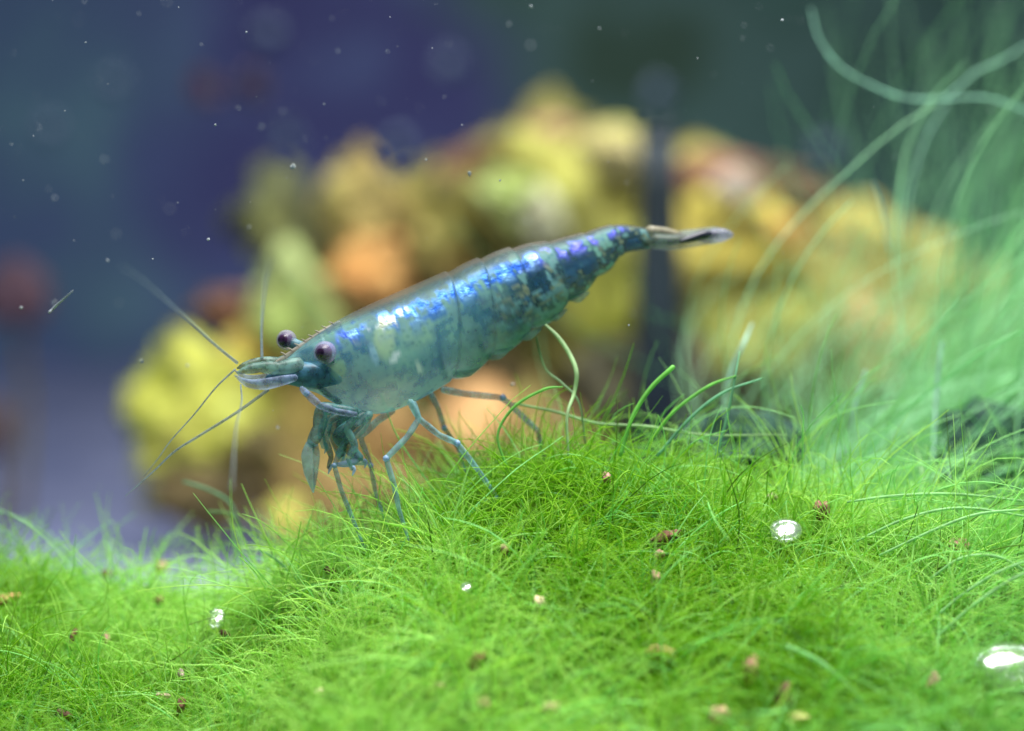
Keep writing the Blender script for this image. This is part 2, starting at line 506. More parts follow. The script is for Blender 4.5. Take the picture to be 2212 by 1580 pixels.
# pale stomach and light patches inside the carapace
def spot(px, py, rx, ry, ang=0.0):
    c = np.array(SP(px, py)); 
    dx = (bV[:, 0] - c[0]) * S; dz = (bV[:, 2] - c[2]) * S
    ca, sa = math.cos(ang), math.sin(ang)
    a = (dx * ca + dz * sa) / rx; b = (-dx * sa + dz * ca) / ry
    return (1 - sm(np.sqrt(a * a + b * b), .55, 1.15)) * (bV[:, 1] < np.interp(s_, np.arange(len(ST)), [SP(*a).y for a, b in ST]))
col = lerp(col, (.40, .60, .36), spot(835, 735, 26, 48) * .85)
col = lerp(col, (.26, .48, .34), spot(905, 720, 42, 40) * .6)
col = lerp(col, (.62, .78, .80), spot(858, 772, 8, 20, -.6) * .95)
col = lerp(col, (.30, .55, .70), spot(812, 765, 9, 26, .3) * .8)
col = lerp(col, (.70, .85, .70), spot(909, 795, 7, 15, .4) * .95)
col = lerp(col, (.03, .12, .20), spot(668, 770, 30, 24) * .8)
col = lerp(col, (.03, .17, .27), spot(700, 815, 38, 28) * .8)
col = lerp(col, (.22, .42, .20), spot(735, 800, 20, 22) * .7)
col = lerp(col, (.02, .13, .28), spot(955, 760, 24, 40) * .65)
# iridescent blue band along the upper flank
irid = np.exp(-((v_ - .29 - .015 * A) / .078) ** 2) * sm(s_, 2.4, 4.2) * (1 - sm(s_, 14.6, 15.6)) * sm(Bn * .5 + Cn * .9 + .3 * A, -.9, 1.1)
irid = np.clip(irid * 1.15, 0, 1)
col = lerp(col, (.02, .14, .78), irid * .9)
lowf = sm(v_, .42, .55) * (1 - sm(v_, .72, .85)) * sm(s_, 8.5, 10.5) * sm(Bn - .6 * Cn, .5, 1.4)
col = lerp(col, (.02, .16, .46), lowf * .25)
col = lerp(col, (.35, .70, .85), irid * sm(Bn + .5 * Cn, .9, 1.9) * .6)  # pale cyan glints painted into the band
col = lerp(col, (.75, .75, .35), irid * sm(Cn - A, 2.1, 2.9) * .8)  # yellow-white glints, also painted
lil = .4 * irid * (1 - sm(s_, 3.6, 5.2)) + irid * sm(s_, 10.5, 12) * sm(Dn, 0, 1)
col = lerp(col, (.24, .16, .85), np.clip(lil, 0, 1) * .6)
# thin see-through shell along the back: brownish
rim = (1 - sm(v_, .10, .22))
col = lerp(col, (.115, .095, .07), rim * .9 * sm(s_, 3, 5))
sh = sm(v_, .10, .16) * (1 - sm(v_, .2, .27)) * sm(s_, 4, 6)
col = lerp(col, (.04, .085, .085), sh * .75 * (1 - irid))
edge = np.zeros(n_)
for e in (8.2, 9.4, 10.7, 12.0, 13.3, 14.6, 16.6): edge = np.maximum(edge, np.exp(-((s_ - e) / .07) ** 2))
col = lerp(col, (.02, .07, .10), edge * .6 * (v_ > .2))
alpha = np.clip(.60 - .28 * rim * sm(s_, 1, 4) - .35 * sm(v_, .88, .97) * sm(s_, 8, 9) - .1 * sm(s_, 15, 17) + .2 * irid + .22 * abd, .2, .95)
rel = np.clip(irid + .5 * abd * (1 - rim), .06, 1)

def shrimp_body_mat():
    m, nt, out = new_mat('shrimp_shell')
    a = N(nt, 'ShaderNodeAttribute', attribute_name='tint')
    ir = N(nt, 'ShaderNodeAttribute', attribute_name='irid')
    al = N(nt, 'ShaderNodeAttribute', attribute_name='cover')
    tc = N(nt, 'ShaderNodeTexCoord')
    n1 = N(nt, 'ShaderNodeTexNoise'); n1.inputs['Scale'].default_value = 26; n1.inputs['Detail'].default_value = 4
    nt.links.new(tc.outputs['Object'], n1.inputs['Vector'])
    n3 = N(nt, 'ShaderNodeTexVoronoi'); n3.inputs['Scale'].default_value = 34
    nt.links.new(tc.outputs['Object'], n3.inputs['Vector'])
    sp = ramp(nt, n3.outputs['Distance'], [(.12, (.35, .5, .6)), (.42, (1, 1, 1)), (1, (1.0, 1.0, 1.0))])
    mul = N(nt, 'ShaderNodeMix', data_type='RGBA', blend_type='MULTIPLY'); mul.inputs[0].default_value = .4
    nt.links.new(a.outputs['Color'], mul.inputs[6]); nt.links.new(sp, mul.inputs[7])
    bp = N(nt, 'ShaderNodeBump'); bp.inputs['Strength'].default_value = .55; bp.inputs['Distance'].default_value = .03
    nt.links.new(n1.outputs['Fac'], bp.inputs['Height'])
    rl = N(nt, 'ShaderNodeAttribute', attribute_name='relief'); rm_ = N(nt, 'ShaderNodeMath', operation='MULTIPLY'); rm_.inputs[1].default_value = .38
    nt.links.new(rl.outputs['Fac'], rm_.inputs[0]); nt.links.new(rm_.outputs[0], bp.inputs['Strength'])
    p = N(nt, 'ShaderNodeBsdfPrincipled')
    p.inputs['Roughness'].default_value = .46
    p.inputs['Specular IOR Level'].default_value = .2
    p.inputs['Coat Weight'].default_value = .05; p.inputs['Coat Roughness'].default_value = .25
    nt.links.new(mul.outputs[2], p.inputs['Base Color'])
    mm = N(nt, 'ShaderNodeMath', operation='MULTIPLY'); mm.inputs[1].default_value = .55
    nt.links.new(ir.outputs['Fac'], mm.inputs[0]); nt.links.new(mm.outputs[0], p.inputs['Metallic'])
    nt.links.new(bp.outputs[0], p.inputs['Normal'])
    t = N(nt, 'ShaderNodeBsdfTranslucent'); nt.links.new(mul.outputs[2], t.inputs['Color'])
    mx = N(nt, 'ShaderNodeMixShader'); mx.inputs[0].default_value = .32
    nt.links.new(p.outputs[0], mx.inputs[1]); nt.links.new(t.outputs[0], mx.inputs[2])
    tr = N(nt, 'ShaderNodeBsdfTransparent')
    m2 = N(nt, 'ShaderNodeMixShader')
    nt.links.new(al.outputs['Fac'], m2.inputs[0])
    nt.links.new(tr.outputs[0], m2.inputs[1]); nt.links.new(mx.outputs[0], m2.inputs[2])
    nt.links.new(m2.outputs[0], out.inputs[0])
    return m

shrimp = empty('shrimp', SP(930, 1090))
tag(shrimp, 'translucent teal blue dwarf shrimp with iridescent back standing on the moss', 'shrimp')
body = mesh_obj('body', bV, bF, shrimp_body_mat())
me = body.data
at = me.attributes.new('tint', 'FLOAT_COLOR', 'POINT'); at.data.foreach_set('color', np.c_[col, np.ones(n_)].ravel())
at = me.attributes.new('irid', 'FLOAT', 'POINT'); at.data.foreach_set('value', irid)
at = me.attributes.new('relief', 'FLOAT', 'POINT'); at.data.foreach_set('value', rel)
at = me.attributes.new('cover', 'FLOAT', 'POINT'); at.data.foreach_set('value', alpha)
adopt(body, shrimp)

limb_mat = plain_mat('shrimp_limb', (.14, .31, .33), .4, .50, .4, .6, .55, 22)
pale_mat = plain_mat('shrimp_limb_pale', (.24, .46, .52), .38, .52, .4, .6, .35, 24)
joint_mat = plain_mat('shrimp_joint', (.36, .52, .78), .35, .7, .4, .5, .2, 30)
lilac_mat = plain_mat('antennal_scale', (.25, .32, .50), .4, .45, .5, .4, .6, 26)
headblue = plain_mat('head_base', (.045, .16, .25), .4, .75, .35, .4, .6, 24)
head_mat = plain_mat('head_segment', (.13, .24, .21), .4, .62, .4, .4, .8, 26)
dark_limb = plain_mat('shrimp_limb_dark', (.06, .19, .20), .4, .62, .3, .5, .6, 26)
feeler_mat = plain_mat('feeler', (.22, .28, .33), .4, .55, .4, .5, .2, 30)
def part(o): adopt(o, shrimp); return o

def limb(name, pts, rad, mat, off=0.0, joints=(), sides=10, jr=1.5):
    """jointed limb: straight tapered articles between swollen joints"""
    c = []
    rr = []
    rad = [q * (.68 if name == 'leg' else .9) for q in rad]
    W = [np.array(SP(px, py, off + (o2[0] if o2 else 0))) for px, py, *o2 in pts]
    for i in range(len(W) - 1):
        for k in range(7):
            t = k / 7
            c.append(W[i] * (1 - t) + W[i + 1] * t)
            base = rad[i] * (1 - t) + rad[i + 1] * t
            rr.append(base * (1 + .16 * math.sin(math.pi * t)))
    c.append(W[-1]); rr.append(rad[-1])
    c = np.array(c)
    # round the corners a little
    c[1:-1] = .25 * c[:-2] + .5 * c[1:-1] + .25 * c[2:]
    v, f = tube_data(c, rr, sides, .8)
    o = mesh_obj(name, v, f, mat); part(o)
    for j in joints:
        jj = joint_obj(W[j], rad[j] * jr * .85)
        jj.parent = o
    return o

def joint_obj(p, r):
    ring = [];
    pts = [np.array(p) + np.array([0, 0, 1]) * r * q for q in (-.95, -.6, 0, .6, .95)]
    v, f = tube_data(pts, [r * .3, r * .8, r, r * .8, r * .3], 8, 1.0)
    return mesh_obj('joint', v, f, joint_mat)

px1 = 1 / S
def R(*a): return [x * px1 for x in a]
# walking legs (nearer ones have negative offsets)
limb('leg', [(955, 842), (1000, 851), (1086, 860), (1161, 930), (1168, 962), (1178, 1000)], R(10, 10, 9, 8, 6.5, 3), limb_mat, .10, joints=(2,))
limb('leg', [(930, 850), (947, 882), (960, 925), (990, 966), (1010, 1030)], R(9, 8, 8, 6, 3), limb_mat, .16, joints=(2,))
limb('leg', [(892, 870), (905, 905), (948, 940), (988, 958), (1030, 1012), (1074, 1075)], R(10, 9, 9, 8.5, 8, 5), pale_mat, -.12, joints=(3,))
limb('leg', [(885, 866), (905, 905), (880, 944), (834, 991), (852, 1051), (861, 1098), (884, 1172)], R(10, 9, 9, 8.5, 8, 7, 3.5), pale_mat, -.14, joints=(3,))
limb('leg', [(850, 885), (815, 910), (778, 945), (801, 1006), (812, 1069), (842, 1150)], R(11, 11, 9, 7, 6, 3), limb_mat, .10, joints=(3,))
limb('leg', [(800, 893), (765, 930), (740, 962), (722, 1006), (737, 1060), (763, 1124), (788, 1185)], R(12, 13, 10, 7, 7, 6, 3), limb_mat, -.10, joints=(3,))
# short feeding legs with claws, held folded under the head
c1 = limb('claw_leg', [(770, 893), (725, 884), (694, 882), (690, 925), (672, 962)], R(12, 12, 14, 15, 12), dark_limb, -.14)
c2 = limb('claw_leg', [(790, 895), (762, 915), (728, 942), (752, 968), (780, 992)], R(12, 13, 14, 13, 9), dark_limb, -.08)
c3 = limb('claw_leg', [(780, 893), (745, 905), (716, 925), (735, 985)], R(12, 12, 12, 9), dark_limb, .08)
def claw(parent, pts, r, mat, off):
    o = tube('claw', [np.array(SP(a, b, off)) for a, b in pts], R(*r), mat, None, 10, 6, .6)
    adopt(o, shrimp); o.parent = parent; o.matrix_parent_inverse = Matrix.Identity(4)
    return o
def sub(o, parent):
    o.parent = parent; o.matrix_parent_inverse = Matrix.Identity(4); return o
sub(tube('claw', [np.array(SP(a, b, -.14)) for a, b in [(671, 958), (664, 985), (668, 1022), (677, 1064)]], R(10, 13, 11, 2), pale_mat, None, 10, 6, .6), c1)
sub(tube('claw', [np.array(SP(a, b, -.15)) for a, b in [(680, 962), (684, 985), (682, 1020), (679, 1056)]], R(7, 7, 5, 1.5), limb_mat, None, 10, 6, .6), c1)
sub(tube('claw', [np.array(SP(a, b, -.08)) for a, b in [(775, 985), (762, 998), (742, 1003), (722, 1004)]], R(8, 9, 7, 3), joint_mat, None, 10, 6, .6), c2)
sub(tube('claw', [np.array(SP(a, b, .08)) for a, b in [(732, 975), (742, 995), (760, 1000), (790, 1003)]], R(8, 8, 6, 3), pale_mat, None, 10, 6, .6), c3)
for q, (pts, off) in enumerate([([(742, 893), (712, 908), (703, 948), (716, 988), (708, 1012)], -.05), ([(770, 897), (748, 925), (768, 962), (752, 990), (760, 1016)], -.13),
                 ([(756, 893), (732, 916), (744, 955), (738, 985)], .02), ([(800, 893), (786, 925), (762, 948), (770, 978), (786, 1000)], .05), ([(730, 880), (706, 896), (692, 935), (700, 968)], .06)]):
    cl = limb('claw_leg', pts, R(8, 8, 8, 6, 3)[:len(pts)], (dark_limb, limb_mat, dark_limb, pale_mat, limb_mat)[q], off)
    (x0, y0), (x1, y1) = pts[-2], pts[-1]
    sub(tube('claw', [np.array(SP(x1 + (x0 - x1) * .3 + 5, y1 + (y0 - y1) * .3, off)), np.array(SP(x1 + 5, y1, off)), np.array(SP(x1 + 1, y1 + 12, off))], R(4, 4, 1), joint_mat, None, 8, 5, .6), cl)
# mouth limbs
limb('mouth_limb', [(770, 896), (725, 889), (690, 876), (662, 850), (650, 838)], R(6, 7, 8, 8, 5), lilac_mat, -.16, joints=(3,), jr=1.1)
limb('mouth_limb', [(735, 872), (722, 862), (705, 850), (690, 838)], R(7, 7, 6, 5), limb_mat, -.05)

# swimmerets under the abdomen
swim_mat = plain_mat('swimmeret', (.14, .30, .26), .4, .45, .5, .5, .35, 20)
for (a, b, o2, ln) in [(980, 818, -.07, 62), (1045, 780, -.07, 62), (1112, 738, -.06, 58), (1175, 694, -.05, 50), (1228, 653, -.04, 44)]:
    part(tube('swimmeret', [np.array(SP(a, b - 10, o2)), np.array(SP(a + ln * .5, b - ln * .22, o2)), np.array(SP(a + ln, b - ln * .5, o2 * .7))], R(7, 11, 3), swim_mat, None, 10, 6, .35, (0.1, 1, 0)))

# rostrum: thin saw running forward between the eyes
ros = tube('rostrum', [np.array(SP(a, b)) for a, b in [(735, 698), (700, 718), (664, 741), (625, 766), (588, 787)]], R(7, 8, 8, 6, 1.5), plain_mat('rostrum', (.30, .27, .22), .35, .6, .4, .6, .3, 20), None, 10, 6, .45, (0, 1, 0))
part(ros)
for k in range(8):
    t = k / 7; a = 716 - 104 * t; b = 698 + 66 * t
    sub(tube('tooth', [np.array(SP(a + 5, b + 5)), np.array(SP(a, b)), np.array(SP(a - 7, b - 3))], R(2.6, 2.0, .5), ros.data.materials[0], None, 6, 3), ros)

# eyes on stalks
def eye_mat():
    m, nt, out = new_mat('eye')
    tc = N(nt, 'ShaderNodeTexCoord')
    n1 = N(nt, 'ShaderNodeTexNoise'); n1.inputs['Scale'].default_value = 60
    nt.links.new(tc.outputs['Object'], n1.inputs['Vector'])
    c = ramp(nt, n1.outputs['Fac'], [(.3, (.010, .003, .016)), (.7, (.040, .013, .050))])
    p = N(nt, 'ShaderNodeBsdfPrincipled'); p.inputs['Roughness'].default_value = .26
    nt.links.new(c, p.inputs['Base Color']); nt.links.new(p.outputs[0], out.inputs[0]); return m
EYE = eye_mat()
CORNEA = plain_mat('cornea', (.36, .32, .52), .3, .36, .5, .5, .1, 10)
def sphere(name, c, r, mat, parent, seg=24, rng_=16, sq=(1, 1, 1)):
    v, f = [], []
    for i in range(rng_ + 1):
        th = math.pi * i / rng_
        for k in range(seg):
            ph = 2 * math.pi * k / seg
            v.append((c[0] + r * sq[0] * math.sin(th) * math.cos(ph), c[1] + r * sq[1] * math.sin(th) * math.sin(ph), c[2] + r * sq[2] * math.cos(th)))
    for i in range(rng_):
        for k in range(seg):
            k2 = (k + 1) % seg
            f.append((i * seg + k, (i + 1) * seg + k, (i + 1) * seg + k2, i * seg + k2))
    return mesh_obj(name, v, f, mat, parent)
for (ex, ey, off, r, root) in [(702, 762, -.17, 24, (712, 775, -.08)), (619, 735, .13, 22, (668, 755, .05))]:
    c = SP(ex, ey, off)
    stalk = tube('eye', [np.array(SP(*root)), np.array(SP((ex + root[0]) / 2, (ey + root[1]) / 2 + 2, (off + root[2]) / 2)), np.array(c)], R(13, 12, 12), plain_mat('eye_stalk', (.09, .20, .24), .35, .9, .3, .5, .4, 30), None, 10, 6)
    part(stalk)
    sub(sphere('pupil', c + Vector((-.004, -.012, 0)), r * .76 * px1, EYE, None), stalk)
    sub(sphere('cornea', c, r * px1, CORNEA, None), stalk)

# head appendages: antennal scales and peduncles
for off, dy in ((-.10, 0), (.10, -10)):
    part(tube('antennal_scale', [np.array(SP(a, b + dy, off)) for a, b in [(640, 816), (612, 822), (572, 830), (535, 828), (507, 811)]], R(7, 11, 13, 9, 1.5), lilac_mat, None, 12, 6, .45, (0, 1, .3)))
    ped = limb('antennule_base', [(650, 790 + dy), (600, 796 + dy), (562, 793 + dy), (530, 800 + dy), (512, 806 + dy)], R(20, 15, 12, 9, 2), head_mat, off * .7, sides=12)
part(tube('head_shield', [np.array(SP(a, b, -.055)) for a, b in [(735, 822), (690, 812), (648, 809), (612, 812), (575, 818)]], R(8, 30, 28, 18, 5), headblue, None, 12, 6, .8))

def feeler(pts, r):
    o = tube('antenna', [np.array(P(a, b, y)) for a, b, y in pts], R(*[q * .72 for q in r]), feeler_mat, None, 6, 8)
    part(o); return o
feeler([(512, 784, -.22), (469, 749, -.45), (420, 703, -.75), (360, 650, -1.15), (306, 604, -1.5), (262, 575, -1.8)], (5, 4.2, 3.4, 2.4, 1.5, .8))
feeler([(566, 775, -.15), (565, 710, -.55), (569, 646, -1.0), (574, 600, -1.35), (583, 560, -1.7)], (5, 4, 3.2, 2.4, 1.0))
feeler([(508, 798, -.2), (466, 838, -.2), (420, 895, -.18), (370, 951, -.1), (342, 990, 0), (310, 1030, .1)], (3.2, 2.8, 2.4, 2.0, 1.6, 1))
feeler([(580, 842, -.25), (512, 891, -.3), (427, 944, -.3), (377, 976, -.25), (331, 1019, -.15), (271, 1072, 0)], (4.8, 4.4, 3.8, 3.2, 2.5, 1.2))
feeler([(520, 832, -.2), (522, 870, -.5), (510, 926, -.95), (503, 1026, -1.3), (500, 1060, -1.5)], (3.2, 2.6, 2.4, 2.2, 1.2))

# tail fan
fan_mat = plain_mat('tail_fan', (.15, .19, .18), .4, .42, .45, .6, .45, 14)
fan_dark = plain_mat('tail_fan_mark', (.012, .015, .03), .4, .95, .1, .5, .3, 20)
def blade(name, pts, r, mat, off, flat=.18, fd=(0, .25, 1)):
    return part(tube(name, [np.array(SP(a, b, off)) for a, b in pts], R(*r), mat, None, 12, 6, flat, fd))
telson = blade('telson', [(1400, 503), (1435, 506), (1465, 511), (1490, 514)], (26, 23, 17, 5), plain_mat('telson', (.26, .24, .17), .35, .72, .4, .6, .5, 18), 0, .6)
ura = blade('uropod', [(1410, 522), (1450, 524), (1500, 517), (1545, 510), (1576, 509)], (24, 25, 26, 26, 12), fan_mat, -.05, .68)
urb = blade('uropod', [(1410, 515), (1450, 516), (1500, 509), (1545, 505), (1570, 508)], (24, 24, 24, 23, 9), fan_mat, .06, .62)
tip_mat = plain_mat('tail_fan_tip', (.40, .40, .55), .4, .42, .5, .5, .3, 14)
sub(tube('tip', [np.array(SP(a, b, -.07)) for a, b in [(1515, 515), (1540, 511), (1562, 509), (1580, 509)]], R(16, 26, 24, 10), tip_mat, None, 12, 6, .62, (0, .25, 1)), ura)
sub(tube('dark_mark', [np.array(SP(a, b, -.095)) for a, b in [(1468, 522), (1495, 515), (1522, 507), (1548, 506)]], R(5, 11, 13, 6), fan_dark, None, 10, 6, .8, (0, .25, 1)), ura)

# ------------------------------------------------------------------ single algae strands
def strand(label, pts, r, colr, group=None, alpha=.9):
    m = plain_mat('strand', colr, .45, alpha, .45, .35, .2, 12)
    o = tube('algae_strand', [np.array(P(a, b, y)) for a, b, y in pts], R(*[q * .85 for q in r]), m, None, 7, 8)
    tag(o, label, 'algae strand', group); return o
G1 = (.34, .62, .20); G2 = (.22, .58, .12); G3 = (.30, .58, .44); G4 = (.20, .48, .28)
strand('thick pale green algae strand curving down from the shrimp belly', [(1178, 702, .12), (1205, 728, .1), (1230, 765, .08), (1245, 805, .05), (1240, 850, .05), (1225, 900, 0), (1228, 985, 0)], (3, 5.5, 6, 6, 5, 4, 3), (.42, .60, .32))
strand('thin dark green algae strand hanging beside the thick pale one', [(1158, 728, .2), (1165, 760, .2), (1180, 800, .18), (1213, 828, .15), (1250, 870, .1), (1265, 960, .1)], (2, 3, 3, 4, 3, 2), (.20, .36, .16))
strand('blade-like green strand with a cut tip right of the shrimp legs', [(1340, 985, .0), (1365, 905, .0), (1405, 840, 0), (1455, 792, 0)], (5, 5.5, 6, 6), G2)
strand('short bright green strand arching over the rear shrimp leg', [(1095, 1010, 0), (1075, 940, 0), (1110, 880, 0), (1175, 842, 0), (1215, 836, 0)], (3.5, 3.5, 4, 4, 2), G2)
strand('long green strand lying level behind the rear leg', [(1110, 872, .2), (1200, 890, .2), (1290, 915, .2), (1400, 922, .2), (1520, 940, .2), (1700, 940, .3)], (3, 4, 4, 4, 3.5, 2), (.28, .46, .20))
strand('long arched green strand with its tip over the gap', [(1400, 960, .1), (1455, 890, .1), (1530, 835, .1), (1590, 812, .1)], (4, 4.5, 4, 2), G2)
strand('lower of two arched green strands over the gap', [(1420, 985, .1), (1490, 905, .1), (1560, 850, .1), (1645, 818, .1)], (4, 4.5, 4, 2), G4)
strand('straight green strand crossing the arched pair', [(1545, 990, .1), (1570, 905, .1), (1585, 830, .1), (1598, 760, .15)], (4, 4, 3, 2), G4)
strand('pale strand looping across the upper right corner', [(1752, 20, 2.1), (1770, 85, 2.1), (1815, 145, 2.1), (1890, 188, 2.1), (1960, 212, 2.1), (2040, 214, 2.1), (2130, 212, 2.1), (2225, 245, 2.1), (2300, 300, 2.1)], (2.8, 3.5, 3.5, 3.5, 3.5, 3.5, 3.5, 2.8, 2.1), (.36, .66, .52), alpha=.7)
strand('pale strand branching upward from the looping strand', [(2035, 216, 2.3), (2070, 190, 2.3), (2110, 155, 2.3), (2160, 132, 2.3), (2230, 90, 2.3)], (3.5, 4.2, 4.2, 3.5, 2.1), (.36, .66, .50), alpha=.6)
strand('pale strand running down below the looping strand', [(2045, 225, 2.4), (2010, 280, 2.4), (1985, 340, 2.4), (1966, 410, 2.4), (1950, 520, 2.4)], (2.8, 3.5, 3.5, 2.8, 2.4), (.34, .58, .48), alpha=.6)
strand('faint short strand left of the dark hollow at upper right', [(1886, 395, 1.5), (1900, 430, 1.5), (1912, 480, 1.5), (1918, 540, 1.5)], (2.8, 3.5, 3.5, 2.1), (.34, .58, .48), alpha=.6)
strand('pale near upright strand above the moss at right', [(2035, 740, 1.0), (2028, 790, 1.0), (2022, 860, 1.0), (2015, 1000, .9)], (3, 5, 6, 4), (.46, .72, .60), alpha=.8)
strand('wavy pale strand dropping beside the dark hollow at right', [(1965, 930, .7), (1985, 990, .7), (1995, 1050, .6), (1990, 1110, .5)], (3, 4, 4, 3), (.44, .70, .36), alpha=.9)
strand('thin strand leaning into the dark hollow at right', [(2035, 950, .8), (2045, 1000, .8), (2065, 1080, .7)], (3, 5, 4), (.40, .66, .46), alpha=.8)
strand('pale strand rising in front of the yellow rocks', [(1560, 880, 1.0), (1580, 800, 1.0), (1605, 745, 1.0), (1625, 700, 1.1)], (3, 6, 6, 3), (.46, .70, .60), alpha=.7)
strand('second pale strand rising in front of the yellow rocks', [(1838, 930, 1.0), (1850, 860, 1.0), (1870, 800, 1.0)], (3, 5, 3), (.46, .70, .60), alpha=.7)
strand('blue-green stub of algae beside the left bright bubble', [(650, 1262, .12), (600, 1212, .12), (560, 1188, .12)], (2.5, 4, 3), (.30, .62, .28), alpha=.7)
strand('broad pale strand lying across the moss at lower right', [(1700, 1395, -1.0), (1770, 1430, -1.0), (1840, 1490, -1.05), (1880, 1545, -1.1)], (4, 6, 6, 3), (.40, .78, .34), alpha=.6)
for i, (lab, pts) in enumerate([
        ('topmost of the long strands sweeping level at right', [(1830, 1085), (1930, 1072), (2060, 1068), (2230, 1085)]),
        ('second of the long strands sweeping level at right', [(1850, 1170), (1960, 1120), (2080, 1098), (2240, 1120)]),
        ('third of the long strands sweeping level at right', [(1900, 1200), (2030, 1140), (2120, 1110), (2240, 1100)]),
        ('strand arching over the pinkish crumb at right edge', [(2010, 1250), (2080, 1205), (2160, 1205), (2240, 1250)]),
        ('strand rising diagonally to the right edge', [(1960, 1390), (2060, 1300), (2150, 1240), (2250, 1200)]),
        ('lower strand rising diagonally to the right edge', [(2020, 1380), (2100, 1310), (2190, 1250), (2280, 1215)])]):
    strand(lab, [(a, b, -.05 - .12 * i) for a, b in pts], (3, 4, 4, 3), (.30, .58, .24))
for i, (lab, pts) in enumerate([
        ('outermost strand arching in from the left edge', [(-20, 1095), (60, 1130), (140, 1190), (200, 1265)]),
        ('inner strand arching in from the left edge', [(-20, 1125), (40, 1175), (80, 1240), (95, 1300)]),
        ('strand bent over at the left above the moss', [(-10, 1200), (30, 1180), (62, 1230), (75, 1310)])]):
    strand(lab, [(a, b, .8) for a, b in pts], (2.5, 3.5, 3.5, 2.5), (.26, .46, .30))
strand('thin dark green strand bending at the moss edge below the rock', [(450, 1105, .7), (500, 1112, .7), (520, 1150, .7), (505, 1220, .6)], (3, 3, 3, 3), (.12, .28, .10))
strand('faint strand arching before the dark hollow of the left rock', [(395, 1040, .9), (460, 1062, .9), (505, 1100, .9), (522, 1200, .8)], (3, 3.5, 3.5, 3), (.16, .34, .20), alpha=.7)

# ------------------------------------------------------------------ tall hair algae at right
tall_mat = leafy_mat('tall_algae', trans=.55, rough=.5, spec=.2)
def tall(n, seed, pxr, yr, lr, lean, spread, rad, colA, colB, grav=-.2, rings=12, curl=.9, bias=1.0):
    r = np.random.default_rng(seed)
    px = pxr[0] + (pxr[1] - pxr[0]) * r.random(n) ** (1 / bias)
    y = yr[0] + (yr[1] - yr[0]) * r.random(n)
    keep = ~((((px > 1440) & (px < 1720)) | ((px > 2030) & (px < 2240))) & (y < 1.7))
    px, y = px[keep], y[keep]; n = len(px)
    x = (px - CX) / S * (1 + y / D)
    z = np.maximum(moss_z(x, np.minimum(y, 3.3)), FLOOR) - .05
    z = np.where(y > 1.5, np.maximum(z, FLOOR), z)
    fx = SNoise(seed + 100, 2, 8, 1.6)(x, y)
    dirs = np.stack([lean + .35 * fx, .1 * np.ones(n), np.ones(n)], -1) + r.normal(size=(n, 3)) * spread
    L = lr[0] + (lr[1] - lr[0]) * r.random(n)
    t = r.random((n, 1)); c = np.array(colA) * (1 - t) + np.array(colB) * t
    return np.stack([x, y, z], -1), dirs, L, rad[0] + (rad[1] - rad[0]) * r.random(n) ** 2, c, rings, curl, grav, seed
def tall_obj(spec, parent=None, sweep=0.0):
    root, dirs, L, rd, c, rings, curl, grav, seed = spec
    return filaments('hair_algae', root, dirs, L, rd, c, tall_mat, rings, curl, grav, .55, parent, seed, taper=.5, sweep=sweep)
ta = tall_obj(tall(5600, 61, (1560, 2600), (1.6, 4.2), (1.0, 3.0), -.10, .26, (.0026, .0058), (.20, .54, .16), (.48, .84, .46), -.25, 14, .9, 1.6), None, 1.9)
tag(ta, 'tall blurred tangle of green hair algae at the right', 'algae', kind='stuff')
tb = tall_obj(tall(3600, 62, (1840, 2800), (3.0, 6.0), (2.2, 5.0), -.05, .30, (.003, .007), (.18, .46, .20), (.40, .74, .46), -.15, 16, .9, 1.3), ta, 1.5)
tag(tb, kind='stuff')
tc_ = tall_obj(tall(600, 63, (1380, 2500), (.2, 1.3), (.35, 1.1), .3, .30, (.0025, .005), (.24, .60, .16), (.46, .82, .36), -.8, 12, 1.5, 1.2), ta, 1.3)
tag(tc_, kind='stuff')
td_ = tall_obj(tall(380, 64, (1560, 2450), (1.0, 2.4), (1.2, 3.4), -.15, .26, (.0035, .007), (.32, .70, .34), (.58, .90, .64), -.15, 18, 1.2, 1.2), ta, 2.0)
tag(td_, kind='stuff')

# ------------------------------------------------------------------ background rockwork
YG = [(.30, (.10, .14, .015)), (.44, (.40, .44, .05)), (.58, (.60, .60, .10)), (.72, (.42, .54, .18))]
LIME = [(.30, (.20, .30, .05)), (.5, (.38, .50, .14)), (.7, (.55, .64, .30))]
TAN = [(.30, (.16, .09, .03)), (.48, (.34, .26, .08)), (.62, (.46, .38, .13)), (.75, (.50, .30, .12))]
ORANGE = [(.30, (.30, .10, .03)), (.5, (.62, .27, .08)), (.7, (.72, .42, .15))]
OCHRE = [(.30, (.07, .05, .015)), (.5, (.26, .18, .05)), (.7, (.42, .28, .08))]
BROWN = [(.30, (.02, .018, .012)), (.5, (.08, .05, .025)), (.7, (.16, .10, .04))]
MAROON = [(.30, (.04, .012, .014)), (.5, (.11, .030, .034)), (.7, (.20, .07, .06))]
PINK = [(.30, (.20, .07, .06)), (.5, (.38, .18, .14)), (.7, (.50, .36, .26))]
PALE = [(.30, (.40, .42, .22)), (.5, (.55, .56, .36)), (.7, (.64, .64, .48))]
POCKET_SHADE = [(.30, (.006, .028, .018)), (.5, (.012, .050, .032)), (.7, (.022, .075, .045))]  # near-black green that paints the shade of pockets in the algae
CRUST_SHADE = ([(.36, (.035, .03, .015)), (.46, (.16, .13, .035)), (.56, (.30, .30, .06)), (.70, (.46, .46, .12))],  # algae tones; the darkest stops paint crevice shade
         [(.34, (.95, .95, .95)), (.43, (.5, .5, .5)), (.50, (.12, .12, .12)), (.58, (.25, .25, .25)), (.70, (.75, .75, .75))])
_rm = {}
